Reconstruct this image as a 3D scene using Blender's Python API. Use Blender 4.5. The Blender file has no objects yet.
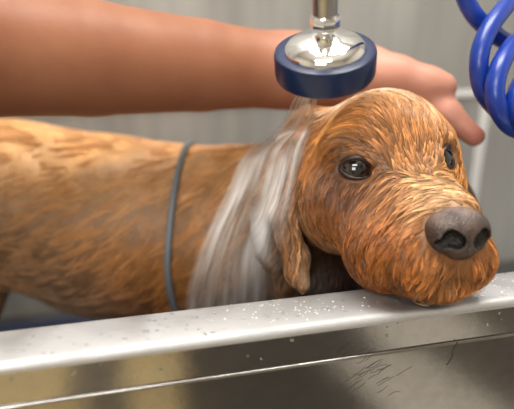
import bpy, math, random
import numpy as np
random.seed(7); rng = np.random.default_rng(11)
D2R = math.pi/180

# ------------------------------------------------------------------ camera model (metres, z = 0 is the bath rim)
FPX = 551.0; CX, CY = 257.0, 204.5; PITCH = 20*D2R; CAMH = 0.18
CF = np.array([0, math.cos(PITCH), -math.sin(PITCH)]); CR = np.array([1.0, 0, 0]); CU = np.array([0, math.sin(PITCH), math.cos(PITCH)])
C0 = np.array([0, 0, CAMH])
def W(x, y, d):
    return C0 + d*(CF + CR*(x-CX)/FPX + CU*(CY-y)/FPX)
def onz(x, y, z=0.0):
    r = CF + CR*(x-CX)/FPX + CU*(CY-y)/FPX
    return C0 + r*(z-CAMH)/r[2]
def unit(v):
    v = np.asarray(v, float); return v/np.linalg.norm(v)
def proj(P):
    d = P - C0; z = d@CF
    return CX + FPX*(d@CR)/z, CY - FPX*(d@CU)/z, z

scene = bpy.context.scene
COL = scene.collection

# ------------------------------------------------------------------ object helpers
def tag(o, label=None, cat=None, group=None, kind=None):
    if label: o['label'] = label
    if cat: o['category'] = cat
    if group: o['group'] = group
    if kind: o['kind'] = kind
    return o
def mesh_obj(name, verts, faces, mat, parent=None, smooth=True, cols=None):
    me = bpy.data.meshes.new(name)
    verts = np.asarray(verts, np.float32)
    if isinstance(faces, np.ndarray):
        k = faces.shape[1]; nf = len(faces)
        me.vertices.add(len(verts)); me.vertices.foreach_set('co', verts.ravel())
        me.loops.add(nf*k); me.loops.foreach_set('vertex_index', faces.astype(np.int32).ravel())
        me.polygons.add(nf); me.polygons.foreach_set('loop_start', np.arange(nf, dtype=np.int32)*k)
        me.update(calc_edges=True); me.validate()
    else:
        me.from_pydata([tuple(map(float, v)) for v in verts], [], [tuple(int(i) for i in f) for f in faces]); me.update()
    if smooth:
        me.polygons.foreach_set('use_smooth', np.ones(len(me.polygons), bool))
    if cols is not None:
        a = me.color_attributes.new('Col', 'FLOAT_COLOR', 'POINT')
        c4 = np.ones((len(verts), 4), np.float32); c4[:, :3] = cols
        a.data.foreach_set('color', c4.ravel())
    me.materials.append(mat)
    o = bpy.data.objects.new(name, me); COL.objects.link(o)
    if parent is not None: o.parent = parent
    return o
def empty(name, loc=(0, 0, 0)):
    o = bpy.data.objects.new(name, None); COL.objects.link(o); o.location = tuple(map(float, loc)); o.empty_display_size = .02
    return o
def catmull(pts, n=10):
    P = np.asarray(pts, float); P = np.vstack([2*P[0]-P[1], P, 2*P[-1]-P[-2]]); out = []
    for i in range(1, len(P)-2):
        for k in range(n):
            t = k/n
            out.append(.5*((2*P[i]) + (P[i+1]-P[i-1])*t + (2*P[i-1]-5*P[i]+4*P[i+1]-P[i+2])*t*t + (-P[i-1]+3*P[i]-3*P[i+1]+P[i+2])*t**3))
    out.append(P[-2]); return np.array(out)
def tube_data(path, rad, seg=12, closed=False, cap=True):
    path = np.asarray(path, float); n = len(path); rad = np.broadcast_to(np.asarray(rad, float), (n,))
    tg = np.gradient(path, axis=0)
    if closed: tg = np.roll(path, -1, 0) - np.roll(path, 1, 0)
    tg /= np.linalg.norm(tg, axis=1)[:, None] + 1e-12
    nrm = np.cross(tg[0], [0.3, 0.2, 1]); nrm /= np.linalg.norm(nrm)
    V = []; F = []
    ns = []
    for i in range(n):
        nrm = nrm - tg[i]*(nrm@tg[i]); nrm /= np.linalg.norm(nrm); ns.append(nrm.copy())
    for i in range(n):
        b = np.cross(tg[i], ns[i])
        for k in range(seg):
            a = 2*math.pi*k/seg; V.append(path[i] + rad[i]*(ns[i]*math.cos(a) + b*math.sin(a)))
    for i in range(n if closed else n-1):
        j = (i+1) % n
        sh = 0
        if closed and j == 0:
            b = np.cross(tg[0], ns[0]); an = math.atan2(ns[-1]@b, ns[-1]@ns[0]); sh = int(round(an/(2*math.pi)*seg))
        for k in range(seg):
            F.append((i*seg+k, i*seg+(k+1) % seg, j*seg+(k+1+sh) % seg, j*seg+(k+sh) % seg))
    if cap and not closed:
        F.append(tuple(range(seg-1, -1, -1))); F.append(tuple((n-1)*seg+k for k in range(seg)))
    return V, F
def tube(name, path, rad, mat, parent=None, seg=12, closed=False):
    V, F = tube_data(path, rad, seg, closed); return mesh_obj(name, V, F, mat, parent)
def lathe(name, prof, origin, axis, mat, parent=None, seg=64, smooth=True):
    """prof: list of (radius, height) around axis"""
    axis = unit(axis); a = unit(np.cross(axis, [0.2, 1, 0.1])); b = np.cross(axis, a); V = []; F = []
    for (r, h) in prof:
        for k in range(seg):
            t = 2*math.pi*k/seg; V.append(origin + axis*h + r*(a*math.cos(t) + b*math.sin(t)))
    for i in range(len(prof)-1):
        for k in range(seg):
            F.append((i*seg+k, i*seg+(k+1) % seg, (i+1)*seg+(k+1) % seg, (i+1)*seg+k))
    F.append(tuple(range(seg-1, -1, -1))); F.append(tuple((len(prof)-1)*seg+k for k in range(seg)))
    o = mesh_obj(name, V, F, mat, parent, smooth)
    m = o.modifiers.new('es', 'EDGE_SPLIT'); m.split_angle = 40*D2R
    return o
def extrude_profile(name, prof, A, dirv, outv, t0, t1, mat, parent=None, closed=True, n=1):
    """prof: list of (out, z) swept along dirv from t0 to t1; positions A + dirv*t + outv*out + z"""
    V = []; F = []; k = len(prof); ts = np.linspace(t0, t1, n+1)
    for t in ts:
        for (o_, z) in prof: V.append(A + dirv*t + outv*o_ + np.array([0, 0, z]))
    for i in range(n):
        for j in range(k if closed else k-1):
            a = i*k+j; b = i*k+(j+1) % k; F.append((a, b, b+k, a+k))
    if closed:
        F.append(tuple(range(k-1, -1, -1))); F.append(tuple(n*k+j for j in range(k)))
    o = mesh_obj(name, V, F, mat, parent)
    m = o.modifiers.new('es', 'EDGE_SPLIT'); m.split_angle = 35*D2R
    return o

# ------------------------------------------------------------------ materials
class NT:
    def __init__(s, name):
        s.m = bpy.data.materials.new(name); s.m.use_nodes = True; s.t = s.m.node_tree
        s.b = s.t.nodes['Principled BSDF']; s.out = s.t.nodes['Material Output']
    def n(s, typ, **kw):
        nd = s.t.nodes.new(typ)
        for k, v in kw.items():
            if k in nd.inputs: nd.inputs[k].default_value = v
            else: setattr(nd, k, v)
        return nd
    def l(s, a, b): s.t.links.new(a, b)
    def set(s, **kw):
        for k, v in kw.items(): s.b.inputs[k.replace('_', ' ')].default_value = v
        return s
    def coords(s, scale=(1, 1, 1), rot=(0, 0, 0)):
        tc = s.n('ShaderNodeTexCoord'); mp = s.n('ShaderNodeMapping'); mp.inputs['Scale'].default_value = scale; mp.inputs['Rotation'].default_value = rot
        s.l(tc.outputs['Object'], mp.inputs['Vector']); return mp.outputs['Vector']
    def noise(s, vec, scale, detail=4, rough=.55):
        nd = s.n('ShaderNodeTexNoise'); nd.inputs['Scale'].default_value = scale; nd.inputs['Detail'].default_value = detail; nd.inputs['Roughness'].default_value = rough
        s.l(vec, nd.inputs['Vector']); return nd.outputs['Fac']
    def ramp(s, fac, stops):
        r = s.n('ShaderNodeValToRGB'); e = r.color_ramp.elements
        while len(e) < len(stops): e.new(.5)
        for el, (p, c) in zip(e, stops):
            el.position = p; el.color = (*c, 1) if len(c) == 3 else c
        s.l(fac, r.inputs['Fac']); return r.outputs['Color']
    def bump(s, h, strength, dist=.001):
        b = s.n('ShaderNodeBump'); b.inputs['Strength'].default_value = strength; b.inputs['Distance'].default_value = dist
        s.l(h, b.inputs['Height']); s.l(b.outputs['Normal'], s.b.inputs['Normal'])
def simple(name, col, rough=.5, metal=0., **kw):
    t = NT(name); t.set(Base_Color=(*col, 1), Roughness=rough, Metallic=metal, **kw); return t.m
def srgb(r, g, b):
    f = lambda c: c/12.92 if c <= .04045 else ((c+.055)/1.055)**2.4
    return tuple(f(c/255) for c in (r, g, b))

def mat_fur():
    t = NT('wet_fur'); a = t.n('ShaderNodeVertexColor', layer_name='Col'); t.l(a.outputs['Color'], t.b.inputs['Base Color'])
    t.set(Roughness=.32, Specular_IOR_Level=.5); return t.m
def mat_hide():
    t = NT('wet_coat'); a = t.n('ShaderNodeVertexColor', layer_name='Col')
    v = t.coords((1, 1, 1)); nz = t.noise(v, 60, 5, .6); nz2 = t.noise(t.coords((30, 30, 9), (0, .5, 0)), 9, 4)
    mx = t.n('ShaderNodeMixRGB', blend_type='MULTIPLY'); mx.inputs['Fac'].default_value = 1
    t.l(a.outputs['Color'], mx.inputs['Color1']); t.l(t.ramp(nz, [(.3, (.62, .6, .58)), (.7, (1.1, 1.1, 1.1))]), mx.inputs['Color2'])
    t.l(mx.outputs['Color'], t.b.inputs['Base Color'])
    t.set(Roughness=.45, Specular_IOR_Level=.5); t.bump(nz2, .35, .004); return t.m
def mat_skin():
    t = NT('skin'); v = t.coords(); nz = t.noise(v, 22, 4); a = t.n('ShaderNodeVertexColor', layer_name='Col')
    mx = t.n('ShaderNodeMixRGB', blend_type='MULTIPLY'); mx.inputs['Fac'].default_value = 1
    t.l(a.outputs['Color'], mx.inputs['Color1']); t.l(t.ramp(nz, [(.3, (.86, .8, .78)), (.7, (1.05, 1.05, 1.05))]), mx.inputs['Color2'])
    t.l(mx.outputs['Color'], t.b.inputs['Base Color'])
    t.set(Roughness=.5, Specular_IOR_Level=.35, Subsurface_Weight=.12, Subsurface_Radius=(.012, .004, .002), Subsurface_Scale=.5)
    t.bump(t.noise(v, 400, 3), .15, .0008); return t.m
def mat_steel(name, col, rough, streak=(1, 1, 1), bump=.1):
    t = NT(name); v = t.coords(streak); nz = t.noise(v, 40, 5, .6)
    t.l(t.ramp(nz, [(.3, tuple(c*.86 for c in col)), (.7, col)]), t.b.inputs['Base Color'])
    r = t.ramp(t.noise(t.coords(), 25, 4), [(.3, (rough*.8,)*3), (.75, (rough*1.35,)*3)]); t.l(r, t.b.inputs['Roughness'])
    t.set(Metallic=1.0); t.bump(nz, bump, .0006); return t.m
M = {}
M['fur'] = mat_fur(); M['hide'] = mat_hide(); M['skin'] = mat_skin()
M['rim'] = mat_steel('brushed_rim_steel', (.60, .60, .60), .6, (2, 40, 40), .12)
M['panel'] = mat_steel('polished_panel_steel', (.40, .39, .375), .11, (3, 3, 3), .06)
M['basin'] = mat_steel('basin_steel', (.24, .24, .25), .4, (3, 3, 12), .1)
M['chrome'] = simple('chrome', (.88, .88, .88), .09, 1)
M['handle'] = mat_steel('satin_handle_steel', (.46, .455, .445), .38, (1, 1, 1), .05)
M['navy'] = simple('navy_rubber', srgb(14, 34, 72), .32, 0, Specular_IOR_Level=.5)
M['spray'] = simple('grey_spray_plate', (.12, .13, .15), .4)
M['hose'] = simple('blue_hose_plastic', srgb(22, 56, 150), .3, 0, Specular_IOR_Level=.55)
M['cable'] = simple('grey_cable', srgb(104, 112, 118), .45)
M['mat'] = simple('blue_mat_rubber', srgb(30, 38, 60), .6)
M['lid'] = simple('eyelid_skin', srgb(52, 33, 28), .35)
M['ferrule'] = simple('hose_ferrule', (.6, .6, .6), .25, 1)
def mat_eye():
    t = NT('eye'); a = t.n('ShaderNodeVertexColor', layer_name='Col'); t.l(a.outputs['Color'], t.b.inputs['Base Color'])
    t.set(Roughness=.08, Specular_IOR_Level=.6, Coat_Weight=1., Coat_Roughness=.02); return t.m
M['eye'] = mat_eye()
def mat_nose():
    t = NT('nose_leather'); v = t.coords(); vo = t.n('ShaderNodeTexVoronoi'); vo.inputs['Scale'].default_value = 900; t.l(v, vo.inputs['Vector'])
    nz = t.noise(v, 110, 4); a = t.n('ShaderNodeVertexColor', layer_name='Col')
    mx = t.n('ShaderNodeMixRGB', blend_type='MULTIPLY'); mx.inputs['Fac'].default_value = 1
    t.l(a.outputs['Color'], mx.inputs['Color1']); t.l(t.ramp(nz, [(.35, (.55, .55, .55)), (.65, (1.3, 1.25, 1.2))]), mx.inputs['Color2'])
    t.l(mx.outputs['Color'], t.b.inputs['Base Color']); t.set(Roughness=.4, Specular_IOR_Level=.5)
    t.bump(vo.outputs['Distance'], .5, .0012); return t.m
M['nose'] = mat_nose()
def mat_wall():
    t = NT('grey_tile_wall'); nz = t.noise(t.coords((3, 1, .5)), 3, 3); nz2 = t.noise(t.coords((30, 1, 3)), 2, 3)
    c = t.ramp(nz, [(.3, srgb(146, 145, 140)), (.7, srgb(178, 176, 170))])
    mx = t.n('ShaderNodeMixRGB', blend_type='MULTIPLY'); mx.inputs['Fac'].default_value = 1
    t.l(c, mx.inputs['Color1']); t.l(t.ramp(nz2, [(.3, (.9, .9, .92)), (.7, (1.05, 1.05, 1.05))]), mx.inputs['Color2'])
    t.l(mx.outputs['Color'], t.b.inputs['Base Color']); t.set(Roughness=.35); return t.m
M['wall'] = mat_wall()
M['seam'] = simple('pale_seam', srgb(244, 243, 240), .5)
M['plaster'] = simple('plaster', srgb(205, 200, 190), .8)
def mat_floor(TD, stops, t0, t1):
    t = NT('reflection_stripe_floor'); v = t.coords(); dt = t.n('ShaderNodeVectorMath', operation='DOT_PRODUCT'); dt.inputs[1].default_value = tuple(TD)  # stripes made up for the steel front panel to mirror
    t.l(v, dt.inputs[0]); mr = t.n('ShaderNodeMapRange'); mr.inputs['From Min'].default_value = t0; mr.inputs['From Max'].default_value = t1
    t.l(dt.outputs['Value'], mr.inputs['Value']); t.l(t.ramp(mr.outputs[0], stops), t.b.inputs['Base Color']); t.set(Roughness=.5); return t.m
def mat_water():
    t = NT('running_water'); a = t.n('ShaderNodeAttribute', attribute_name='UVMap'); a.attribute_type = 'GEOMETRY'
    mp = t.n('ShaderNodeMapping'); mp.inputs['Scale'].default_value = (9, 1.5, 1); t.l(a.outputs['Vector'], mp.inputs['Vector'])
    mp2 = t.n('ShaderNodeMapping'); mp2.inputs['Scale'].default_value = (3.2, 2.2, 1); t.l(a.outputs['Vector'], mp2.inputs['Vector'])
    n1 = t.noise(mp.outputs['Vector'], 1.6, 4, .6); n2 = t.noise(mp2.outputs['Vector'], 1.0, 3, .5)
    ad = t.n('ShaderNodeMath', operation='ADD'); t.l(n1, ad.inputs[0]); t.l(n2, ad.inputs[1])
    ca = t.n('ShaderNodeVertexColor', layer_name='Col')
    fr = t.ramp(ad.outputs[0], [(.0, (0, 0, 0)), (1, (1, 1, 1))])
    mr = t.n('ShaderNodeMapRange'); mr.inputs['From Min'].default_value = .74; mr.inputs['From Max'].default_value = 1.34
    mr.inputs['To Min'].default_value = .14; mr.inputs['To Max'].default_value = .94; t.l(ad.outputs[0], mr.inputs['Value'])
    sx = t.n('ShaderNodeSeparateColor'); t.l(ca.outputs['Color'], sx.inputs['Color'])
    mu = t.n('ShaderNodeMath', operation='MULTIPLY'); t.l(mr.outputs[0], mu.inputs[0]); t.l(sx.outputs[0], mu.inputs[1])
    t.l(mu.outputs[0], t.b.inputs['Alpha'])
    t.l(t.ramp(mr.outputs[0], [(.15, (.46, .38, .31)), (.75, (.86, .83, .80))]), t.b.inputs['Base Color'])
    t.set(Roughness=.3, Specular_IOR_Level=.5)
    b = t.n('ShaderNodeBump'); b.inputs['Strength'].default_value = .6; b.inputs['Distance'].default_value = .003
    t.l(ad.outputs[0], b.inputs['Height']); t.l(b.outputs['Normal'], t.b.inputs['Normal']); return t.m
M['water'] = mat_water()
M['foam'] = simple('white_foam', (.85, .85, .84), .3)
M['drop'] = simple('clear_drop', (.95, .95, .95), .03, 0, Transmission_Weight=.9, IOR=1.33)
M['stray'] = simple('stray_hair', srgb(52, 40, 34), .5)

# ------------------------------------------------------------------ implicit surfaces
class Ell:
    def __init__(s, c, ax, r, k=.012):
        s.c = np.asarray(c, float); s.A = np.asarray(ax, float); s.r = np.asarray(r, float); s.k = k
        s.bc = s.c; s.br = max(r)
    def d(s, P):
        q = (P - s.c)@s.A.T
        k0 = np.linalg.norm(q/s.r, axis=-1); k1 = np.linalg.norm(q/s.r**2, axis=-1) + 1e-9
        return k0*(k0-1)/k1
class Cone:
    def __init__(s, a, b, ra, rb, k=.012):
        s.a = np.asarray(a, float); s.b = np.asarray(b, float); s.ra = ra; s.rb = rb; s.k = k
    def d(s, P):
        ba = s.b - s.a; h = np.clip((P - s.a)@ba/(ba@ba), 0, 1)
        return np.linalg.norm(P - s.a - h[..., None]*ba, axis=-1) - (s.ra + (s.rb-s.ra)*h)
def chain(pts, rads, k=.012):
    return [Cone(pts[i], pts[i+1], rads[i], rads[i+1], k) for i in range(len(pts)-1)]
def smin(a, b, k):
    h = np.maximum(k - np.abs(a-b), 0)/k
    return np.minimum(a, b) - h*h*k*.25
def make_sdf(adds, subs=()):
    def f(P):
        d = None
        for p in adds:
            e = p.d(P); d = e if d is None else smin(d, e, p.k)
        for p in subs:
            d = -smin(-d, p.d(P), p.k)
        return d
    return f
def grad(f, P, e=6e-4):
    g = np.zeros_like(P)
    for k in ((1, -1, -1), (-1, -1, 1), (-1, 1, -1), (1, 1, 1)):
        k = np.array(k, float); g += k*f(P + k*e)[..., None]
    return g/(np.linalg.norm(g, axis=-1, keepdims=True) + 1e-12)
def surface_nets(f, lo, hi, h, newton=2):
    lo = np.asarray(lo, float); hi = np.asarray(hi, float); n = np.ceil((hi-lo)/h).astype(int)+1
    xs = [lo[i] + h*np.arange(n[i]) for i in range(3)]
    G = np.empty(n, np.float32)
    B = 10; nb = -(-n//B); K = np.argwhere(np.ones(nb, bool))
    ctr = lo + h*(K*B + (B-1)/2); dc = f(ctr); far = np.abs(dc) > h*B*1.9
    G[...] = 1
    for (i, j, k), q in zip(K[far], dc[far]): G[i*B:(i+1)*B, j*B:(j+1)*B, k*B:(k+1)*B] = q
    loc = np.stack(np.meshgrid(np.arange(B), np.arange(B), np.arange(B), indexing='ij'), -1)
    near = K[~far]
    for c in range(0, len(near), 120):
        kk = near[c:c+120]; val = f((lo + h*(kk[:, None, None, None, :]*B + loc[None])))
        for (i, j, k), q in zip(kk, val):
            e = np.minimum(n - np.array([i, j, k])*B, B); G[i*B:i*B+e[0], j*B:j*B+e[1], k*B:k*B+e[2]] = q[:e[0], :e[1], :e[2]]
    ins = G < 0; m = n-1
    acc = np.zeros((*m, 3), np.float32); cnt = np.zeros(m, np.int16)
    for ax in range(3):
        o = [a for a in range(3) if a != ax]
        for u in (0, 1):
            for v in (0, 1):
                off = [0, 0, 0]; off[o[0]] = u; off[o[1]] = v
                s0 = tuple(slice(off[i], off[i]+m[i]) for i in range(3)); off2 = off.copy(); off2[ax] = 1
                s1 = tuple(slice(off2[i], off2[i]+m[i]) for i in range(3))
                cr = ins[s0] != ins[s1]; a = G[s0][cr]; b = G[s1][cr]; t = a/(a-b)
                p = np.zeros((len(t), 3), np.float32); p[:, 0] = off[0]; p[:, 1] = off[1]; p[:, 2] = off[2]; p[:, ax] += t
                acc[cr] += p; cnt[cr] += 1
    act = cnt > 0; idx = np.full(m, -1, np.int64); idx[act] = np.arange(act.sum())
    ijk = np.argwhere(act); V = lo + h*(ijk + acc[act]/cnt[act][:, None])
    faces = []
    for ax in range(3):
        o1, o2 = (ax+1) % 3, (ax+2) % 3
        sl0 = [slice(None)]*3; sl1 = [slice(None)]*3
        sl0[ax] = slice(0, -1); sl1[ax] = slice(1, None)
        cr = ins[tuple(sl0)] != ins[tuple(sl1)]
        E = np.argwhere(cr); ok = (E[:, o1] > 0) & (E[:, o2] > 0) & (E[:, o1] < m[o1]) & (E[:, o2] < m[o2]); E = E[ok]
        fl = ins[tuple(E.T)]
        def ci(da, db):
            q = E.copy(); q[:, o1] += da; q[:, o2] += db; return idx[tuple(q.T)]
        q = np.stack([ci(-1, -1), ci(0, -1), ci(0, 0), ci(-1, 0)], 1)
        q[~fl] = q[~fl][:, ::-1]; faces.append(q)
    F = np.vstack(faces)
    for _ in range(newton):
        V = V - grad(f, V)*np.clip(f(V), -h, h)[:, None]
    return V, F
def march_many(f, xy, d0=.25, d1=.9):
    """depth along the view axis at which each sight line meets the surface (nan: misses)"""
    xy = np.asarray(xy, float); r = CF + CR*((xy[:, :1]-CX)/FPX) + CU*((CY-xy[:, 1:])/FPX); L = np.linalg.norm(r, axis=1)
    d = np.full(len(xy), d0); hit = np.zeros(len(xy), bool)
    for _ in range(130):
        s = f(C0 + r*d[:, None]); hit |= s < 2e-4; d = np.where(hit, d, d + .7*np.maximum(s, 1e-4)/L)
        if (hit | (d > d1)).all(): break
    return np.where(hit, d, np.nan)
def march(f, x, y, d0=.25, d1=.9):
    d = march_many(f, [(x, y)], d0, d1)[0]
    return None if np.isnan(d) else W(x, y, d)

# ------------------------------------------------------------------ bath geometry frame
RA = onz(0, 366); RB = onz(514, 299.5)                      # front edge of the rim
TD = unit(RB - RA); TOUT = unit(np.cross(TD, [0, 0, 1]))    # along the rim / towards the camera
RIMW = float(np.dot(RA - onz(257, 299), TOUT)); 
FLOORZ = -.28                                               # bath floor
def bath_back(out): return RA - TOUT*out

# ------------------------------------------------------------------ dog
eR = W(357, 169, .373); eL = W(454, 157, .404)
HL = unit(eL - eR)
nose_c = W(457, 232, .322)
mid = (eR+eL)/2
HF = unit((nose_c - mid) - HL*((nose_c-mid)@HL)); HU = np.cross(HF, HL)
HA = np.stack([HF, HL, HU])                                 # rows: forward, left, up
dogP = []
add = dogP.append
# skull, cheeks, brow
add(Ell(W(381, 166, .432), HA, (.058, .050, .055), .02))
add(Ell(W(389, 150, .413), HA, (.040, .038, .039), .018))
add(Ell(W(343, 200, .420), HA, (.041, .032, .039), .02))
add(Ell(W(350, 201, .404), HA, (.032, .026, .024), .025))     # right cheek
add(Ell(W(424, 192, .430), HA, (.038, .021, .038), .018))    # left cheek
add(Ell(W(352, 149, .396), HA, (.020, .021, .012), .012))    # right brow
add(Ell(W(435, 143, .408), HA, (.014, .011, .010), .012))    # left brow
# muzzle
add(Cone(W(408, 182, .400), W(452, 221, .347), .0245, .0180, .016))  # bridge
add(Ell(W(396, 232, .374), HA, (.040, .024, .034), .022))    # right side of muzzle
add(Ell(W(412, 254, .350), HA, (.025, .022, .022), .012))    # right flew
add(Ell(W(462, 257, .350), HA, (.021, .0190, .0205), .010))  # left flew
add(Ell(W(376, 255, .366), HA, (.023, .019, .022), .015))    # lip corner
add(Ell(W(432, 276, .354), HA, (.021, .023, .011), .008))    # chin
# neck and trunk
add(Cone(W(352, 190, .480), W(262, 224, .560), .052, .066, .04))
add(Cone(W(262, 224, .560), W(205, 236, .585), .066, .080, .05))
add(Cone(W(205, 237, .590), W(110, 226, .600), .082, .087, .05))
add(Cone(W(110, 226, .600), W(15, 203, .605), .087, .078, .05))
add(Cone(W(15, 203, .605), W(-95, 200, .61), .078, .084, .05))
# haunch, legs to the bath floor
def foot(px, py, d, dx=0, dy=0):
    p = W(px, py, d); return np.array([p[0]+dx, p[1]+dy, FLOORZ+.030])
for sgn, dd in ((1, -.045), (-1, .06)):
    hip = W(-100, 215, .61+dd); kn = hip + np.array([.045, 0, -.10]); hk = hip + np.array([-.045, 0, -.165]); ft = np.array([hip[0]-.02, hip[1], FLOORZ+.0358]); toe = ft + np.array([.035, 0, -.006])
    dogP += chain([hip, kn, hk, ft, toe], [.060, .036, .019, .019, .018], .025)
    sh = W(222, 255, .585+dd*.8); el = sh + np.array([-.03, 0, -.07]); ft = np.array([el[0]+.015, el[1], FLOORZ+.0358]); toe = ft + np.array([.03, 0, -.006])
    dogP += chain([sh, el, ft, toe], [.050, .030, .020, .019], .03)
# tail
dogP += chain([W(-180, 170, .61), W(-210, 180, .61), W(-235, 215, .61)], [.018, .014, .008], .03)
# near ear (long, hanging), far ear lies back behind the head
EA = np.stack([unit(CF*.9 + CR*.35), unit(np.cross(unit(CF*.9+CR*.35), CU))*-1, CU])
def earblob(px, py, d, w, t, hgt, k=.014, lean=0.0):
    n = unit(CF*.85 - CR*.45 + CU*.1); a = unit(CR - n*(CR@n)); a = unit(a*math.cos(lean) + np.cross(n, a)*math.sin(lean)); b = np.cross(n, a)
    return Ell(W(px, py, d), np.stack([n, a, b]), (t, w, hgt), k)
add(earblob(304, 146, .446, .018, .012, .032, .02, .2))
add(earblob(285, 190, .440, .017, .0105, .034, .016, .1))
add(earblob(271, 230, .440, .013, .0095, .034, .014, -.1))
dogP += chain([W(289, 196, .424), W(283, 218, .420), W(288, 238, .416), W(297, 256, .414), W(296, 272, .413), W(303, 285, .411)], [.006, .0070, .0066, .0070, .0060, .0035], .006)
dogP += chain([W(440, 150, .47), W(452, 205, .49), W(455, 250, .50)], [.014, .016, .012], .02)
# neck underside in shadow behind the jaw
add(Cone(W(335, 235, .490), W(318, 285, .490), .036, .040, .02))
subs = []
def eyeframe(c, nrm, tilt):
    n = unit(nrm); b0 = unit(HU - n*(HU@n)); a0 = np.cross(b0, n)      # a: across the eye
    a = unit(a0*math.cos(tilt) + b0*math.sin(tilt)); b = np.cross(n, a)
    return n, a, b
base_sdf = make_sdf(dogP)
pR = march(base_sdf, 357, 169); pL = march(base_sdf, 451.5, 157)
nR = unit(-CF*.93 - CR*.10 + CU*.05 + HF*.15); nL = unit(-CF*.66 + CR*.74 + CU*.05)
fR = eyeframe(pR, nR, -.02); fL = eyeframe(pL, nL, .05)
for (p, fr) in ((pR, fR), (pL, fL)):
    n, a, b = fr
    subs.append(Ell(p, np.stack([n, a, b]), (.013, .0112, .0074), .004))
sdf = make_sdf(dogP, subs)

# colour of the coat (markings, plus some shade and light painted in): gaussian-weighted control points on the surface
CTRL = [  # px, py, colour
 (400, 124, (182, 116, 56)), (392, 95, (222, 184, 146)), (412, 110, (196, 142, 92)), (415, 140, (186, 120, 62)), (370, 112, (186, 122, 58)), (440, 125, (182, 118, 58)), (405, 160, (180, 114, 56)), (430, 160, (184, 122, 62)), (345, 130, (188, 122, 58)), (320, 150, (170, 104, 48)),
 (316, 195, (140, 84, 40)), (345, 205, (150, 88, 38)), (335, 178, (120, 76, 46)), (372, 182, (130, 84, 54)), (340, 158, (150, 96, 52)), (380, 160, (150, 98, 60)), (385, 205, (165, 98, 44)), (410, 178, (196, 134, 76)), (432, 182, (226, 176, 122)), (450, 200, (226, 172, 118)),  # palest bridge points: light hair with its highlight painted in
 (405, 235, (168, 98, 42)), (370, 260, (166, 96, 38)), (410, 268, (170, 104, 50)), (440, 278, (182, 116, 60)), (478, 262, (176, 108, 52)), (490, 240, (172, 104, 50)), (340, 232, (140, 78, 32)),
 (380, 288, (150, 84, 32)), (425, 298, (96, 54, 28)),  # last point: dark lip and the shadow under the chin, painted in
 (292, 150, (150, 96, 54)), (280, 200, (140, 96, 62)), (275, 240, (120, 84, 58)), (296, 262, (176, 122, 76)), (302, 283, (206, 170, 136)), (287, 222, (172, 114, 62)),
 (330, 255, (52, 27, 15)), (345, 275, (56, 28, 15)), (320, 275, (46, 24, 14)), (312, 240, (50, 27, 15)), (350, 262, (60, 32, 16)),  # hollow between ear and cheek: shade painted into the coat
 (250, 200, (178, 128, 82)), (210, 180, (186, 126, 70)), (210, 260, (160, 108, 66)), (150, 165, (200, 142, 86)), (148, 190, (214, 168, 130)), (180, 165, (196, 138, 86)), (150, 260, (188, 118, 58)), (60, 200, (208, 144, 84)), (120, 212, (206, 142, 78)), (200, 215, (190, 126, 70)), (100, 165, (200, 144, 88)), (90, 240, (208, 142, 82)),  # flank and lower trunk lightened in the colour in place of fill light
 (40, 160, (206, 150, 96)), (30, 230, (204, 142, 92)), (50, 270, (160, 122, 98)), (90, 295, (178, 140, 114)), (10, 200, (190, 134, 80)), (8, 225, (84, 62, 50)), (22, 215, (170, 130, 100)), (120, 280, (178, 110, 60)), (5, 262, (196, 144, 100))]
cp = []; cc = []; cs = []
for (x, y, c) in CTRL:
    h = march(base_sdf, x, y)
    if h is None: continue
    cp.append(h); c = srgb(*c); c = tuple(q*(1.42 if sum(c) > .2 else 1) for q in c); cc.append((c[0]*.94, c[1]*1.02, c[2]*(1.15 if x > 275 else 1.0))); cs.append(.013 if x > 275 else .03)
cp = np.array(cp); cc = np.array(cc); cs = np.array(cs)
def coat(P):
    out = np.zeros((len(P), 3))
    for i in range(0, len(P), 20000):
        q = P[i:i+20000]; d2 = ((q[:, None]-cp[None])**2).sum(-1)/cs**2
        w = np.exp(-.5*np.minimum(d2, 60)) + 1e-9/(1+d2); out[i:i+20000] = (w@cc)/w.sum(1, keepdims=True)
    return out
FLOW = [(390,150,-.3,-1),(372,128,-.65,-.8),(350,112,-1,-.45),(345,132,-1,-.35),(345,150,-1,-.2),(320,128,-.9,.4),(308,155,-.35,1),(328,160,-.8,.7),(312,200,.05,1),(330,195,-.5,1),
 (352,188,-.5,.9),(378,186,-.6,.8),(398,190,-.7,.6),(340,235,0,1),(370,230,-.45,1),(365,265,-.2,1),(400,225,-.7,.7),(400,265,-.4,1),(430,285,-.05,1),(470,278,.2,1),(490,255,.4,.8),(430,265,-.4,.8),
 (420,205,-.8,.2),(440,192,-.8,-.35),(462,200,-.6,-.5),(410,165,-.25,-1),(410,135,.02,-1),(430,122,.2,-1),(440,145,.5,-.9),(446,176,.4,.2),(385,97,-.4,-1),(435,105,.5,-.8),
 (300,170,-.1,1),(295,230,.05,1),(300,270,.15,1),(330,270,-.1,1),(240,200,-.6,.8),(150,170,-.9,.35),(50,170,-1,.2),(150,270,-.5,.8),(50,260,-.9,.4),(200,170,-.8,.6)]
fp = []; fd = []; fs = []
for (x, y, dx, dy) in FLOW:
    h = march(base_sdf, x, y)
    if h is None: continue
    fp.append(h); fd.append(unit(CR*dx - CU*dy)); fs.append(.014 if x > 275 else .05)
fp = np.array(fp); fd = np.array(fd); fs = np.array(fs)
def flow(P):
    d2 = ((P[:, None]-fp[None])**2).sum(-1)/fs**2
    w = np.exp(-.5*np.minimum(d2, 60)) + 1e-9/(1+d2); return (w@fd)/w.sum(1, keepdims=True)
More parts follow.
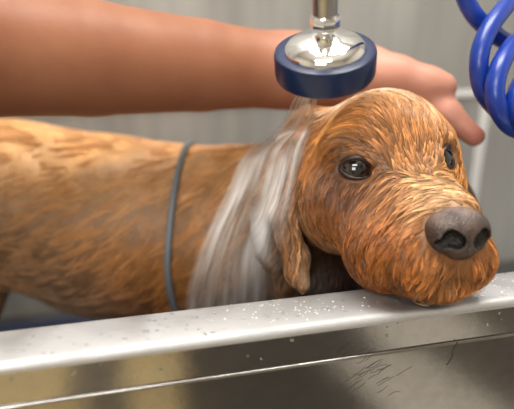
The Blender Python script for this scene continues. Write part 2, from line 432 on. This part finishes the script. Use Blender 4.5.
def wob(P, s, seed=0.):
    x, y, z = P[:, 0]*s+seed, P[:, 1]*s+1.7*seed, P[:, 2]*s-seed
    return (np.sin(x*1.3+1.9*np.sin(y*.9+z*.6))+np.sin(y*1.7+1.6*np.sin(z*1.1+x*.7))+np.sin(z*1.5+1.7*np.sin(x*1.2+y*.5)))/3

lo = np.array([W(-95, 200, .61)[0]-.24, .20, FLOORZ-.01]); hi = np.array([.24, .80, .19])
dv, df_ = surface_nets(sdf, lo, hi, .003)
# mottled wet clumps on the trunk: small relief along the flow
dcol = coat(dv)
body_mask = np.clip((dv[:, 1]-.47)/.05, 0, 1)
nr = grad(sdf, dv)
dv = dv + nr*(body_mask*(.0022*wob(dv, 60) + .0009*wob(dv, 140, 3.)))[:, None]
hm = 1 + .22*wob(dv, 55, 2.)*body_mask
dcol = dcol*hm[:, None]*(.40 + .52*body_mask)[:, None]  # head hide darkened: shade between the locks put into the colour
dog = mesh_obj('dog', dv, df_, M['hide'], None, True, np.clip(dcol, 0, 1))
tag(dog, 'wet golden brown spaniel standing in the bath with its chin resting on the steel rim', 'dog')

# eyes
def uv_sphere(c, r, fr, nu=48, nv=32):
    n, a, b = fr; V = []; F = []; ang = []
    for i in range(nv+1):
        th = math.pi*i/nv
        for k in range(nu):
            ph = 2*math.pi*k/nu; V.append(c + r*(n*math.cos(th) + (a*math.cos(ph)+b*math.sin(ph))*math.sin(th))); ang.append(th)
    for i in range(nv):
        for k in range(nu): F.append((i*nu+k, (i+1)*nu+k, (i+1)*nu+(k+1) % nu, i*nu+(k+1) % nu))
    return np.array(V), F, np.array(ang)
for (p, fr) in ((pR, fR), (pL, fL)):
    n, a, b = fr; r = .0118; c = p - n*(r-.0006)
    V, F, ang = uv_sphere(c, r, fr)
    col = np.where(ang[:, None] < .42, np.array([.004, .004, .005]), np.where(ang[:, None] < .92, np.array([.016, .008, .005]), np.array([.10, .075, .06])))
    e = mesh_obj('eye', V, F, M['eye'], dog, True, col)
    t = np.linspace(0, 2*math.pi, 48, endpoint=False)
    al = []
    for q in t:
        u_ = math.cos(q)*.0112; s_ = math.sin(q); v_ = (.0074 if s_ > 0 else .0062)*abs(s_)**1.15*(1 if s_ > 0 else -1)
        w = n*math.sqrt(max(r*r-u_*u_-v_*v_, 1e-9)) + a*u_ + b*v_; al.append(c + w*1.035)
    tube('eyelid', np.array(al), np.where(np.sin(t) > 0, .0017, .0013), M['lid'], e, 10, True)

# nose
NFd = unit(-CF*.92 + CR*.20 - CU*.08); NL = unit(CR*.92 + CF*.20 + CU*.04); NL = unit(NL - NFd*(NL@NFd)); NU = np.cross(NFd, NL)
NA = np.stack([NFd, NL, NU]); nc = W(458, 231, .331)
def nl(f_, l_, u_): return nc + NFd*f_ + NL*l_ + NU*u_
nadd = [Ell(nl(-.001, 0, .004), NA, (.0135, .0178, .0105), .006), Ell(nl(.001, 0, -.004), NA, (.0125, .0125, .0135), .006),
        Ell(nl(-.001, -.0118, -.002), NA, (.0115, .0082, .0100), .005), Ell(nl(-.001, .0118, -.002), NA, (.0115, .0082, .0100), .005)]
nsub = []
for s_ in (-1, 1):
    nsub += chain([nl(.0105, s_*.0070, -.0045), nl(.0095, s_*.0102, -.0028)], [.0046, .0050], .002)
    nsub += chain([nl(.0090, s_*.0110, -.0040), nl(.0045, s_*.0190, -.0085)], [.0032, .0024], .002)
nhol = list(nsub); nsub += [Cone(nl(.0145, 0, .000), nl(.0115, 0, -.0165), .0008, .0016, .002)]
nsdf = make_sdf(nadd, nsub)
nv_, nf_ = surface_nets(nsdf, nc-.024, nc+.024, .0007)
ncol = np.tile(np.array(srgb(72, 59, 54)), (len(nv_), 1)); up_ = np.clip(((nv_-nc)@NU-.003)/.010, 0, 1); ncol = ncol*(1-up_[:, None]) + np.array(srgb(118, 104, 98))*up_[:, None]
hd = np.min([q.d(nv_) for q in nhol], 0); ncol *= np.clip((hd-.0002)/.0012+.06, .06, 1)[:, None]  # inner shade of the nostrils painted into the colour
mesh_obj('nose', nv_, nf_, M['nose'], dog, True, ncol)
lipc = []
# ------------------------------------------------------------------ fur
def tri_samples(V, F, n, wfun):
    a, b, c, d = (V[F[:, i]] for i in range(4)); ar = .5*np.linalg.norm(np.cross(c-a, d-b), axis=1)
    ctr = (a+b+c+d)/4; w = ar*wfun(ctr); w /= w.sum(); i = rng.choice(len(F), n, p=w); u, v = rng.random((2, n, 1))
    return (a[i]*(1-u)*(1-v) + b[i]*u*(1-v) + c[i]*u*v + d[i]*(1-u)*v)
lip_line = catmull([march(sdf, x, y) for x, y in ((388, 283), (408, 283), (430, 280), (450, 275), (463, 270), (476, 272), (488, 266))] , 8)
lip_line = np.vstack([lip_line, catmull([march(sdf, 464, 262), march(sdf, 463, 270)], 6)])
def lipdark(P):
    d = np.sqrt(((P[:, None]-lip_line[None])**2).sum(-1).min(1)); return 1 - .72*np.exp(-(d/.0026)**2)
def clear_of_eyes(P):
    m = np.ones(len(P))
    for (p, fr) in ((pR, fR), (pL, fL)):
        n, a, b = fr; q = P-p; e = np.sqrt((q@a/.0135)**2 + ((q@b+.0004)/.0098)**2 + (q@n/.03)**2); m *= e > 1.
    m *= nsdf(P) > .0015; m *= lipdark(P) > .55
    return m
VP = []; VF = []; VC = []; voff = 0
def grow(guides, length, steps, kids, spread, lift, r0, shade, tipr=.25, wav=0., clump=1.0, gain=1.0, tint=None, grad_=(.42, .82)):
    """wet locks: each guide follows the coat direction over the surface, its strands draw together at the tip"""
    global voff
    n = len(guides); P = guides - grad(sdf, guides)*sdf(guides)[:, None]
    L = length*(.55 + .9*rng.random(n)); path = [P.copy()]; turn = rng.normal(0, .10, n)
    for k in range(steps):
        g = grad(sdf, P); d = flow(P); d = d + .20*np.stack([wob(P, 120, s) for s in (0., 5., 9.)], 1)
        d = d - g*(d*g).sum(1, keepdims=True); d /= np.linalg.norm(d, axis=1, keepdims=True)+1e-9
        sd = np.cross(g, d); d = d + sd*(turn + wav*math.sin(k*1.3))[:, None]; d /= np.linalg.norm(d, axis=1, keepdims=True)
        P = P + d*(L/steps)[:, None]; g = grad(sdf, P)
        t = (k+1)/steps; want = lift*(math.sin(math.pi*min(t*1.05, 1))*.8 + .25*t) - .0003
        P = P + g*(want - sdf(P))[:, None]*.9; path.append(P.copy())
    path = np.stack(path, 1)                                  # n, S+1, 3
    S = steps+1; tt = np.linspace(0, 1, S)
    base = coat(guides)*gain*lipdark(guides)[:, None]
    if tint is not None: base = np.tile(np.array(tint), (n, 1))
    gn = grad(sdf, guides); a = np.cross(gn, unit([.3, .5, .8])); a /= np.linalg.norm(a, axis=1, keepdims=True); b = np.cross(gn, a)
    lockshade = np.exp(rng.normal(0, shade, n))
    for c in range(kids):
        rr = spread*np.sqrt(rng.random(n)); th = 2*math.pi*rng.random(n)
        off = a*(rr*np.cos(th))[:, None] + b*(rr*np.sin(th))[:, None]
        dropk = np.clip(1 - clump*tt**.8*(.8+.25*rng.random((n, 1))), 0.0, 1)
        Q = path + off[:, None, :]*dropk[:, :, None]
        sh = Q.reshape(-1, 3); sd = sdf(sh); gg = grad(sdf, sh); mn = -.0003 + np.tile(lift*.25*np.sin(math.pi*tt)*rng.random(), n)
        sh = sh + gg*np.maximum(mn - sd, 0)[:, None]; Q = sh.reshape(n, S, 3)
        cut = .75 + .25*rng.random(n)
        tg = np.gradient(Q, axis=1); tg /= np.linalg.norm(tg, axis=2, keepdims=True)+1e-12
        s1 = np.cross(tg, gn[:, None, :]); s1 /= np.linalg.norm(s1, axis=2, keepdims=True)+1e-9; s2 = np.cross(tg, s1)
        rad = r0*(.75+.5*rng.random((n, 1)))*(1-(1-tipr)*tt**1.5)[None]
        ring = []
        for q in range(3):
            ph = 2*math.pi*q/3; ring.append(Q + (s1*math.cos(ph)+s2*math.sin(ph))*rad[:, :, None])
        Vv = np.stack(ring, 2)                                # n,S,3,3
        ids = voff + np.arange(n*S*3).reshape(n, S, 3); voff += n*S*3
        f = np.stack([ids[:, :-1, :], np.roll(ids, -1, 2)[:, :-1, :], np.roll(ids, -1, 2)[:, 1:, :], ids[:, 1:, :]], -1).reshape(-1, 4)
        cc_ = base*(lockshade*np.exp(rng.normal(0, .15, n)))[:, None]
        colr = cc_[:, None, :]*(grad_[0]+grad_[1]*tt)[None, :, None]  # roots painted darker than tips, deepening the shade between locks
        VP.append(Vv.reshape(-1, 3)); VF.append(f); VC.append(np.repeat(colr.reshape(-1, 3), 3, 0))
def facing(P):
    g = grad(sdf, P); v = C0-P; v /= np.linalg.norm(v, axis=1, keepdims=True); return ((g*v).sum(1) > -.35).astype(float)
V0, F0 = dv, df_
def w_head(P):
    x, y, z = proj(P); m = (z < .475) & (P[:, 2] > -.03) & (x > 300)
    return m*clear_of_eyes(P)*facing(P)
def w_ear(P):
    x, y, z = proj(P); m = (z < .47) & (P[:, 2] > -.05) & (x <= 308) & (x > 240)
    return m*facing(P)
def w_body(P):
    x, y, z = proj(P); m = (z > .47) & (P[:, 2] > -.16) & (x < 300) & (x > -60)
    return m*facing(P)
hp = tri_samples(V0, F0, 4200, w_head); hx, hy, hz = proj(hp)
low = hy > 205; short = (~low) & (hx > 395) & (hy > 150)
eye_near = np.minimum(np.linalg.norm(hp-pR, axis=1), np.linalg.norm(hp-pL, axis=1)) < .019
long_ = (~short) & (~eye_near)
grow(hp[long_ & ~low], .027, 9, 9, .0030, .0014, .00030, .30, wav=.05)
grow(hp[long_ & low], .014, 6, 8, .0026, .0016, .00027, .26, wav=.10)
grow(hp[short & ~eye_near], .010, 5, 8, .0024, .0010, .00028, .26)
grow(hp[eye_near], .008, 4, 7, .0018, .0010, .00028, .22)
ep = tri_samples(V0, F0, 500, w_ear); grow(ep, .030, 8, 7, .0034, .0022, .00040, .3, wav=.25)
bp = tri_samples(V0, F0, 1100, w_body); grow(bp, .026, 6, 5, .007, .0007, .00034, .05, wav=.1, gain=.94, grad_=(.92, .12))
wp_ = tri_samples(V0, F0, 900, w_head); wx, wy, wz = proj(wp_); wp_ = wp_[(wx > 395) & (wy > 262) & (wz < .40)][:34]
grow(wp_, .011, 5, 1, .0001, .0040, .00014, .2, tint=srgb(206, 166, 120))
FV = np.vstack(VP); fo_ = (FV-RA)@TOUT; FV[:, 2] = np.where((fo_ < .001) & (fo_ > -RIMW-.001), np.maximum(FV[:, 2], .0004), FV[:, 2])
fur = mesh_obj('fur', FV, np.vstack(VF), M['fur'], dog, True, np.clip(np.vstack(VC), 0, 1))
tag(fur, kind='stuff')

# ------------------------------------------------------------------ person: forearm and hand
ap = []
ap += chain([W(-230, 60, .30), W(-120, 50, .34), W(-20, 50, .39), W(90, 59, .435), W(200, 66, .475), W(285, 71, .50)], [.046, .0470, .0465, .0445, .0385, .0315], .004)
ap += chain([W(-230, 60, .30), W(-420, 10, .34)], [.043, .050], .03)
hs = .011
def H(x, y, d): return W(x, y, d-hs)
ap += [Cone(W(285, 71, .50), H(360, 80, .520), .028, .027, .02), Cone(W(300, 68, .502), H(372, 76, .51), .023, .023, .02)]
# thumb lying along the top of the hand
ap += chain([H(338, 74, .505), H(398, 77, .492), H(428, 84, .486), H(444, 87, .482)], [.022, .0160, .0128, .0108], .012)
# index finger stretched past the thumb, the others curved behind the head
ap += chain([H(372, 92, .515), H(418, 98, .498), H(447, 114, .483), H(474, 136, .473)], [.018, .0123, .0109, .0086], .009)
ap += chain([H(370, 98, .535), H(418, 118, .535), H(442, 145, .527), H(450, 172, .513)], [.017, .0115, .0100, .0085], .006)
ap += chain([H(362, 105, .550), H(402, 138, .555), H(420, 168, .548), H(426, 192, .535)], [.016, .0108, .0095, .0080], .006)
ap += chain([H(352, 108, .560), H(380, 142, .572), H(394, 166, .570), H(400, 184, .565)], [.014, .0092, .0082, .0070], .006)
asdf = make_sdf(ap)
alo = np.min([np.minimum(c.a, c.b)-.065 for c in ap], 0); ahi = np.max([np.maximum(c.a, c.b)+.065 for c in ap], 0)
av, af = surface_nets(asdf, alo, ahi, .003)
ax_, ay_, az_ = proj(av); hand = np.clip((ax_-250)/110, 0, 1)*(az_ > .3)
tip = np.clip((ax_-455)/25, 0, 1)*(az_ > .4)
acol = np.array(srgb(156, 104, 76))*(1-hand[:, None]) + np.array(srgb(206, 148, 126))*hand[:, None]
acol = acol*(1-.45*tip[:, None]) + np.array(srgb(206, 118, 104))*.45*tip[:, None]
person = mesh_obj('person', av, af, M['skin'], None, True, acol)
tag(person, 'bare forearm of a person reaching over the dog, hand cupped behind its head', 'person')

# ------------------------------------------------------------------ shower head
sc_ = W(325, 49, .335)
vr = unit(sc_ - C0); upv = unit(CU - vr*(CU@vr)); SA = unit(upv*math.cos(26*D2R) - vr*math.sin(26*D2R))
px = .335/FPX
shower = empty('shower_head', sc_); off = np.array(sc_)
def slathe(name, prof, mat, parent=shower, seg=72):
    return lathe(name, [(r*px, h*px) for r, h in prof], np.zeros(3), SA, mat, parent, seg)
slathe('rubber_ring', [(33, -27), (47, -29), (50.5, -27), (51.5, -23), (51.5, -4), (50.5, -1), (48, 0), (41, 0), (39, -2), (36, -3)], M['navy'])
slathe('spray_plate', [(1, -26), (30, -26), (34, -27.5), (34, -22), (1, -22)], M['spray'])
slathe('chrome_cap', [(41, -3), (41, 1), (39.5, 4), (36, 7.5), (29, 10.5), (20, 13), (14, 15), (11, 16.5), (1, 17)], M['chrome'])
slathe('collar_nut', [(8, 14), (8, 19), (13.5, 22), (14.5, 24), (14.5, 33), (13, 36), (12, 37), (1, 37)], M['chrome'], seg=8)
slathe('neck_stem', [(6.5, 12), (6.5, 26), (1, 26)], M['chrome'], seg=24)
hpts = [SA*px*h for h in (34, 60, 120, 190)]
hl = hpts[-1] + (SA*.6 + CU*.2 + CR*.6)*.05
tube('handle', catmull(hpts+[hl], 8), 12.0*px, M['handle'], shower, 32)
tag(shower, 'round shower head with navy rubber ring and chrome cap held above the dog', 'shower head')

# ------------------------------------------------------------------ coiled hose
hend = sc_ + hl
hp_ = [hend + hl/np.linalg.norm(hl)*.002, hend + unit(SA*.6+CU*.2+CR*.6)*.05, W(456, -90, .36), W(456, -45, .41), W(466, 0, .415), W(486, 27, .425), W(517, 43, .46), W(548, 12, .485), W(530, -16, .45), W(501, 12, .405), W(483, 42, .392), W(479, 72, .392), W(488, 99, .405),
      W(512, 116, .45), W(548, 92, .48), W(545, 48, .46), W(521, 40, .415), W(504, 58, .388), W(495, 86, .38), W(500, 112, .385), W(518, 130, .41), W(552, 128, .45), W(566, 95, .455), W(540, 66, .42), W(520, 86, .388), W(517, 110, .382), W(532, 134, .40),
      W(560, 130, .44), W(585, 60, .50), W(600, -60, .60), np.array([.56, .74, .36]), np.array([.56, .80, .36])]
hose = tube('coiled_hose', catmull(hp_, 14), .0067, M['hose'], None, 20)
tag(hose, 'bright blue coiled plastic hose hanging at the upper right by the wall', 'hose')

# ------------------------------------------------------------------ grooming loop round the trunk
ring = []
c_ax = W(187, 226, .592); ta = unit(W(205, 226, .590) - W(110, 217, .600)); ta = unit(ta + CR*.0)
e1 = unit(np.cross(ta, [0, 0, 1])); e2 = np.cross(e1, ta)
if e1@CF > 0: e1 = -e1
for k in range(72):
    a = 2*math.pi*k/72; dr = e1*math.cos(a) + e2*math.sin(a) ; lo_, hi_ = .02, .16
    tilt = ta*(.007*math.cos(a) + .026*max(0, -dr[2])**1.5)
    for _ in range(24):
        m_ = (lo_+hi_)/2
        if sdf((c_ax+tilt+dr*m_)[None])[0] < .0030: lo_ = m_
        else: hi_ = m_
    ring.append(c_ax + tilt + dr*m_)
loop = tube('grooming_loop', np.array(ring), .0030, M['cable'], None, 12, True)
tag(loop, 'thin grey grooming loop around the trunk of the wet dog', 'grooming loop')

# ------------------------------------------------------------------ water running down the neck
Lft = catmull([(294, 96), (276, 128), (244, 152), (226, 190), (205, 235), (188, 280), (180, 325)], 10)
Rgt = catmull([(319, 98), (314, 122), (306, 150), (298, 190), (288, 235), (286, 280), (290, 325)], 10)
nu = 40; nvv = len(Lft); wv = np.zeros((nvv, nu, 3)); dep = np.zeros((nvv, nu))
jj = np.linspace(0, 1, nu); XY = np.array([Lft[i]*(1-q) + Rgt[i]*q for i in range(nvv) for q in jj])
dep = march_many(sdf, XY, .3, .75).reshape(nvv, nu)
for i in range(nvv):
    r = dep[i]; ok = ~np.isnan(r)
    dep[i] = np.interp(np.arange(nu), np.arange(nu)[ok], r[ok]) if ok.any() else .5
top_d = .352
for _ in range(30):
    q = np.pad(dep, 1, mode='edge'); sm_ = (q[:-2, 1:-1]+q[2:, 1:-1]+q[1:-1, :-2]+q[1:-1, 2:])/4; dep = np.minimum(sm_, dep)*.5 + .5*sm_
for i in range(nvv):
    t = i/(nvv-1); w = max(0, 1 - t/.22); w = w*w*(3-2*w)
    for j in range(nu):
        x, y = Lft[i]*(1-j/(nu-1)) + Rgt[i]*(j/(nu-1))
        wv[i, j] = W(x, y, (dep[i, j]-.008)*(1-w) + top_d*w)
wn = wv.reshape(-1, 3)
sd = sdf(wn); wn = wn + grad(sdf, wn)*np.maximum(.004 - sd, 0)[:, None]
wf = np.array([(i*nu+j, i*nu+j+1, (i+1)*nu+j+1, (i+1)*nu+j) for i in range(nvv-1) for j in range(nu-1)])
edge = np.minimum(np.arange(nu), nu-1-np.arange(nu))/(nu-1)
el_ = np.linspace(0, 1, nu); ed = np.clip(el_/.08, 0, 1)*np.clip((1-el_)/.32, 0, 1); vv_ = np.linspace(0, 1, nvv)[:, None]; ed2 = np.clip(el_/.08, 0, 1)*np.clip((1-el_)/.10, 0, 1)*1.15; mixv = np.clip((vv_-.25)/.3, 0, 1); wc = ed2[None]*(1-mixv) + ed[None]*mixv; wc = np.repeat(wc.reshape(-1, 1), 3, 1)
water = mesh_obj('water_stream', wn, wf, M['water'], None, True, wc)
uv = water.data.uv_layers.new(name='UVMap'); li = np.zeros(len(water.data.loops), np.int32); water.data.loops.foreach_get('vertex_index', li)
uvs = np.stack([(li % nu)/(nu-1), (li//nu)/(nvv-1)], 1); uv.data.foreach_set('uv', uvs.astype(np.float32).ravel())
tag(water, "white sheet of running water pouring over the dog's neck and ear", 'water', kind='stuff')

# ------------------------------------------------------------------ bath
bath = empty('grooming_bath', bath_back(.3) + np.array([0, 0, FLOORZ-.6]))
b0 = np.array(bath.location)
A0 = RA - b0
T0, T1 = -.65, .95; DEPTH = .56
rw = RIMW
def on_front(x, y):
    rr = CF + CR*(x-CX)/FPX + CU*(CY-y)/FPX; d = ((RA-C0)@TOUT)/(rr@TOUT); return C0 + rr*d
LIP = float(on_front(257, 371)[2])
rimprof = [(-rw, -.003), (-rw+.002, -.0008), (-rw+.005, 0), (-.0050, 0), (-.0026, -.0005), (-.0009, -.0018), (0, -.0042), (-.0002, -.0058), (-.0016, -.0066), (-.004, -.006), (-rw+.003, -.005)]
extrude_profile('rim', rimprof, A0, TD, TOUT, T0, T1, M['rim'], bath)
extrude_profile('lip_face', [(-.0018, -.0062), (-.0018, LIP-.002), (-.0040, LIP-.002), (-.0040, -.0062)], A0, TD, TOUT, T0, T1, M['panel'], bath)
extrude_profile('front_panel', [(-.0016, LIP), (-.0008, LIP-.0002), (-.0002, LIP-.0008), (0, LIP-.0018), (0, -.75), (-.006, -.75), (-.006, LIP-.001)], A0, TD, TOUT, T0, T1, M['panel'], bath)
extrude_profile('basin', [(-rw-.0005, -.004), (-rw-.004, FLOORZ+.02), (-rw-.02, FLOORZ), (-DEPTH, FLOORZ-.006), (-DEPTH, FLOORZ-.012), (-rw-.012, FLOORZ-.012), (-rw+.004, FLOORZ), (-rw+.002, -.006)], A0, TD, TOUT, T0, T1, M['basin'], bath)
for t in (T0, T1):
    extrude_profile('end_wall', [(-rw+.002, -.002), (-DEPTH, -.002), (-DEPTH, FLOORZ-.012), (-rw+.002, FLOORZ-.012)], A0, TD, TOUT, t-.006, t+.006, M['basin'], bath)
for t in (T0+.05, T1-.05):
    for o_ in (-.06, -DEPTH+.06):
        P0 = A0 + TD*t + TOUT*o_ + np.array([0, 0, FLOORZ-.012]); 
        V, F = tube_data([P0, P0 + np.array([0, 0, -.6])], .02, 16); mesh_obj('leg', V, F, M['basin'], bath)
tag(bath, 'stainless steel dog grooming bath with a wide flat wet rim across the front', 'bath')
mt = extrude_profile('bath_mat', [(-rw-.05, FLOORZ+.0005), (-rw-.05, FLOORZ+.005), (-DEPTH+.04, FLOORZ+.005), (-DEPTH+.04, FLOORZ-.0055)], RA, TD, TOUT, T0+.1, T1-.3, M['mat'])
tag(mt, 'dark blue rubber mat on the bath floor under the dog', 'mat')

# droplets and foam specks on the rim, drips on the front panel
def blobs(name, pts, mat, label, cat):
    V = []; F = []; k = 0
    for (c, r, fl, nrm) in pts:
        n = unit(nrm); a = unit(np.cross(n, [.3, .7, .2])); b = np.cross(n, a); base = len(V)
        for i in range(5):
            th = (math.pi/2)*i/4
            for q in range(8):
                ph = 2*math.pi*q/8; V.append(c + n*r*fl*math.cos(th) + (a*math.cos(ph)+b*math.sin(ph))*r*math.sin(th))
        for i in range(4):
            for q in range(8): F.append((base+i*8+q, base+(i+1)*8+q, base+(i+1)*8+(q+1) % 8, base+i*8+(q+1) % 8))
    o = mesh_obj(name, V, F, mat); tag(o, label, cat, kind='stuff'); return o
fo = []; dr_ = []
for _ in range(100):
    if random.random() < .6: x = random.gauss(300, 24); y = random.gauss(309, 6)
    else: x = random.uniform(200, 370); y = random.uniform(290, 325)
    p = onz(x, y, .0002); o_ = (p-RA)@TOUT
    if -rw+.003 < o_ < -.004: fo.append((p, random.uniform(.00025, .0007), .6, (0, 0, 1)))
for _ in range(35):
    p = onz(random.uniform(480, 514), random.uniform(272, 300), .0002); o_ = (p-RA)@TOUT
    if -rw+.003 < o_ < -.004: fo.append((p, random.uniform(.00025, .0006), .6, (0, 0, 1)))
for _ in range(110):
    p = RA + TD*random.uniform(0, .4) - TOUT*random.uniform(.005, rw-.004); p = p + np.array([0, 0, .0001])
    dr_.append((p, random.uniform(.0006, .0016), .4, (0, 0, 1)))
for _ in range(26):
    p = RA + TD*random.uniform(0, .36) - TOUT*.0017 + np.array([0, 0, -random.uniform(.006, .02)]); dr_.append((p, random.uniform(.0005, .0013), .5, TOUT))
fo = [q for q in fo if sdf(q[0][None])[0] > .004]; dr_ = [q for q in dr_ if sdf(q[0][None])[0] > .004]
blobs('foam_specks', fo, M['foam'], 'white foam specks scattered on the bath rim below the dog ear', 'foam')
blobs('water_droplets', dr_, M['drop'], 'clear water droplets on the bath rim and front lip', 'water')
V = []; F = []
def stray(px_, py_, r):
    def pl(x, y):
        rr = CF + CR*(x-CX)/FPX + CU*(CY-y)/FPX; pt = RA + TOUT*.0001; d = ((pt-C0)@TOUT)/(rr@TOUT); return C0 + rr*d
    path = catmull([pl(x, y) for x, y in zip(px_, py_)], 5); v, f = tube_data(path, r, 5); b = len(V); V.extend(v); F.extend([tuple(i+b for i in q) for q in f])
stray((458, 453, 452, 447), (342, 350, 357, 365), .00028)
for _ in range(26):
    x = random.gauss(362, 16); y = random.gauss(375, 12); a = random.uniform(-.9, -.3); l = random.uniform(6, 18)
    stray((x, x+l*.5, x+l), (y, y+l*.5*math.sin(a)+random.uniform(-2, 2), y+l*math.sin(a)), .00012)
so = mesh_obj('stray_hairs', V, F, M['stray']); tag(so, 'stray wet hairs stuck to the lower front panel of the bath', 'hair', kind='stuff')

# ------------------------------------------------------------------ room
wb = RA - TOUT*(DEPTH+.012)
def slab(name, A, u, v, w, mat):
    A, u, v, w = (np.asarray(q, float) for q in (A, u, v, w)); V = [A+i*u+j*v+k*w for k in (0, 1) for j in (0, 1) for i in (0, 1)]
    F = [(0, 1, 3, 2), (4, 6, 7, 5), (0, 4, 5, 1), (2, 3, 7, 6), (0, 2, 6, 4), (1, 5, 7, 3)]
    o = mesh_obj(name, V, F, mat, None, False); o['kind'] = 'structure'; return o
ZF = FLOORZ - .612; ZC = 1.75
slab('wall_back', wb + TD*-1.6 + np.array([0, 0, ZF]), TD*3.4, -TOUT*.08, (0, 0, ZC-ZF), M['wall'])
def floor_t(x, y=388):
    rr = CF + CR*(x-CX)/FPX + CU*(CY-y)/FPX; d = ((RA-TOUT*.0035-C0)@TOUT)/(rr@TOUT); hp0 = C0 + rr*d
    r2 = rr - 2*TOUT*(rr@TOUT); q = hp0 + r2*((ZF-hp0[2])/r2[2]); return float(q@TD)
tan_, dk_, md_, lt_ = srgb(232, 208, 156), srgb(88, 82, 76), srgb(120, 112, 104), srgb(240, 234, 224)
bands = [(-60, tan_), (62, tan_), (74, md_), (116, md_), (128, tan_), (178, tan_), (192, dk_), (395, dk_), (430, lt_), (520, lt_), (570, md_)]  # stripe edges set by the patches of reflection wanted on the panel
fa, fb = floor_t(-60), floor_t(570)
M['floor'] = mat_floor(TD, [((floor_t(x)-fa)/(fb-fa), c) for x, c in bands], fa, fb)
slab('floor', wb + TD*-1.6 + np.array([0, 0, ZF-.05]), TD*3.4, TOUT*3.0, (0, 0, .05), M['floor'])
slab('wall_front', wb + TD*-1.6 + TOUT*3.0 + np.array([0, 0, ZF]), TD*3.4, TOUT*.08, (0, 0, ZC-ZF), M['plaster'])
slab('wall_left', wb + TD*-1.6 + np.array([0, 0, ZF]), TOUT*3.0, -TD*.08, (0, 0, ZC-ZF), M['plaster'])
slab('wall_right', wb + TD*1.8 + np.array([0, 0, ZF]), TOUT*3.0, TD*.08, (0, 0, ZC-ZF), M['plaster'])
slab('ceiling', wb + TD*-1.6 + np.array([0, 0, ZC]), TD*3.4, TOUT*3.0, (0, 0, .05), M['plaster'])
def on_wall(x, y):
    rr = CF + CR*(x-CX)/FPX + CU*(CY-y)/FPX; d = ((wb-C0)@TOUT)/(rr@TOUT); return C0 + rr*d
k1 = on_wall(487, 93); k2 = on_wall(476, 205)
tpos = (k1-wb)@TD
slab('trim_1', wb + TD*(tpos-.008) + TOUT*.0 + np.array([0, 0, FLOORZ]), TD*.016, TOUT*.003, (0, 0, k1[2]-FLOORZ+.006), M['seam'])
slab('trim_2', wb + TD*-1.5 + np.array([0, 0, k1[2]-.004]), TD*(tpos+1.5-.008), TOUT*.003, (0, 0, .010), M['seam'])

# ------------------------------------------------------------------ lights
def area(name, loc, target, size, power, col=(1, 1, 1), sy=None):
    l = bpy.data.lights.new(name, 'AREA'); l.energy = power; l.color = col; l.size = size
    if sy: l.shape = 'RECTANGLE'; l.size_y = sy
    o = bpy.data.objects.new(name, l); COL.objects.link(o); o.location = loc
    import mathutils
    d = mathutils.Vector(target) - mathutils.Vector(loc); o.rotation_euler = d.to_track_quat('-Z', 'Y').to_euler(); return o
area('ceiling_light', (.15, .45, 1.70), (.15, .45, 0), 1.1, 40, (1, .97, .93), .7)
area('bounce_light', (.2, -.2, 1.1), (.2, -.2, 2), 1.6, 12, (1, .98, .95), 1.6)  # added unseen uplight that brightens the ceiling and softens the fill
area('front_fill_light', (-.5, -1.3, .75), (.0, .45, 0), .75, 12, (1, .98, .96), .6)  # added soft fill from behind the camera, not a window
area('ceiling_light_rear', (-.3, -1.0, 1.70), (-.2, .2, 0), 1.2, 26, (1, .97, .93), .6)
w = bpy.data.worlds.new('world'); scene.world = w; w.use_nodes = True; w.node_tree.nodes['Background'].inputs[0].default_value = (.8, .82, .85, 1); w.node_tree.nodes['Background'].inputs[1].default_value = .4

# ------------------------------------------------------------------ camera
cam = bpy.data.cameras.new('camera'); co = bpy.data.objects.new('camera', cam); COL.objects.link(co)
cam.sensor_width = 36; cam.lens = 36*FPX/514; cam.clip_start = .01
co.location = tuple(C0); co.rotation_euler = (math.pi/2 - PITCH, 0, 0)
cam.dof.use_dof = True; cam.dof.focus_distance = .365; cam.dof.aperture_fstop = 3.7
scene.camera = co
scene.view_settings.view_transform = 'Standard'; scene.view_settings.look = 'None'; scene.view_settings.exposure = 0
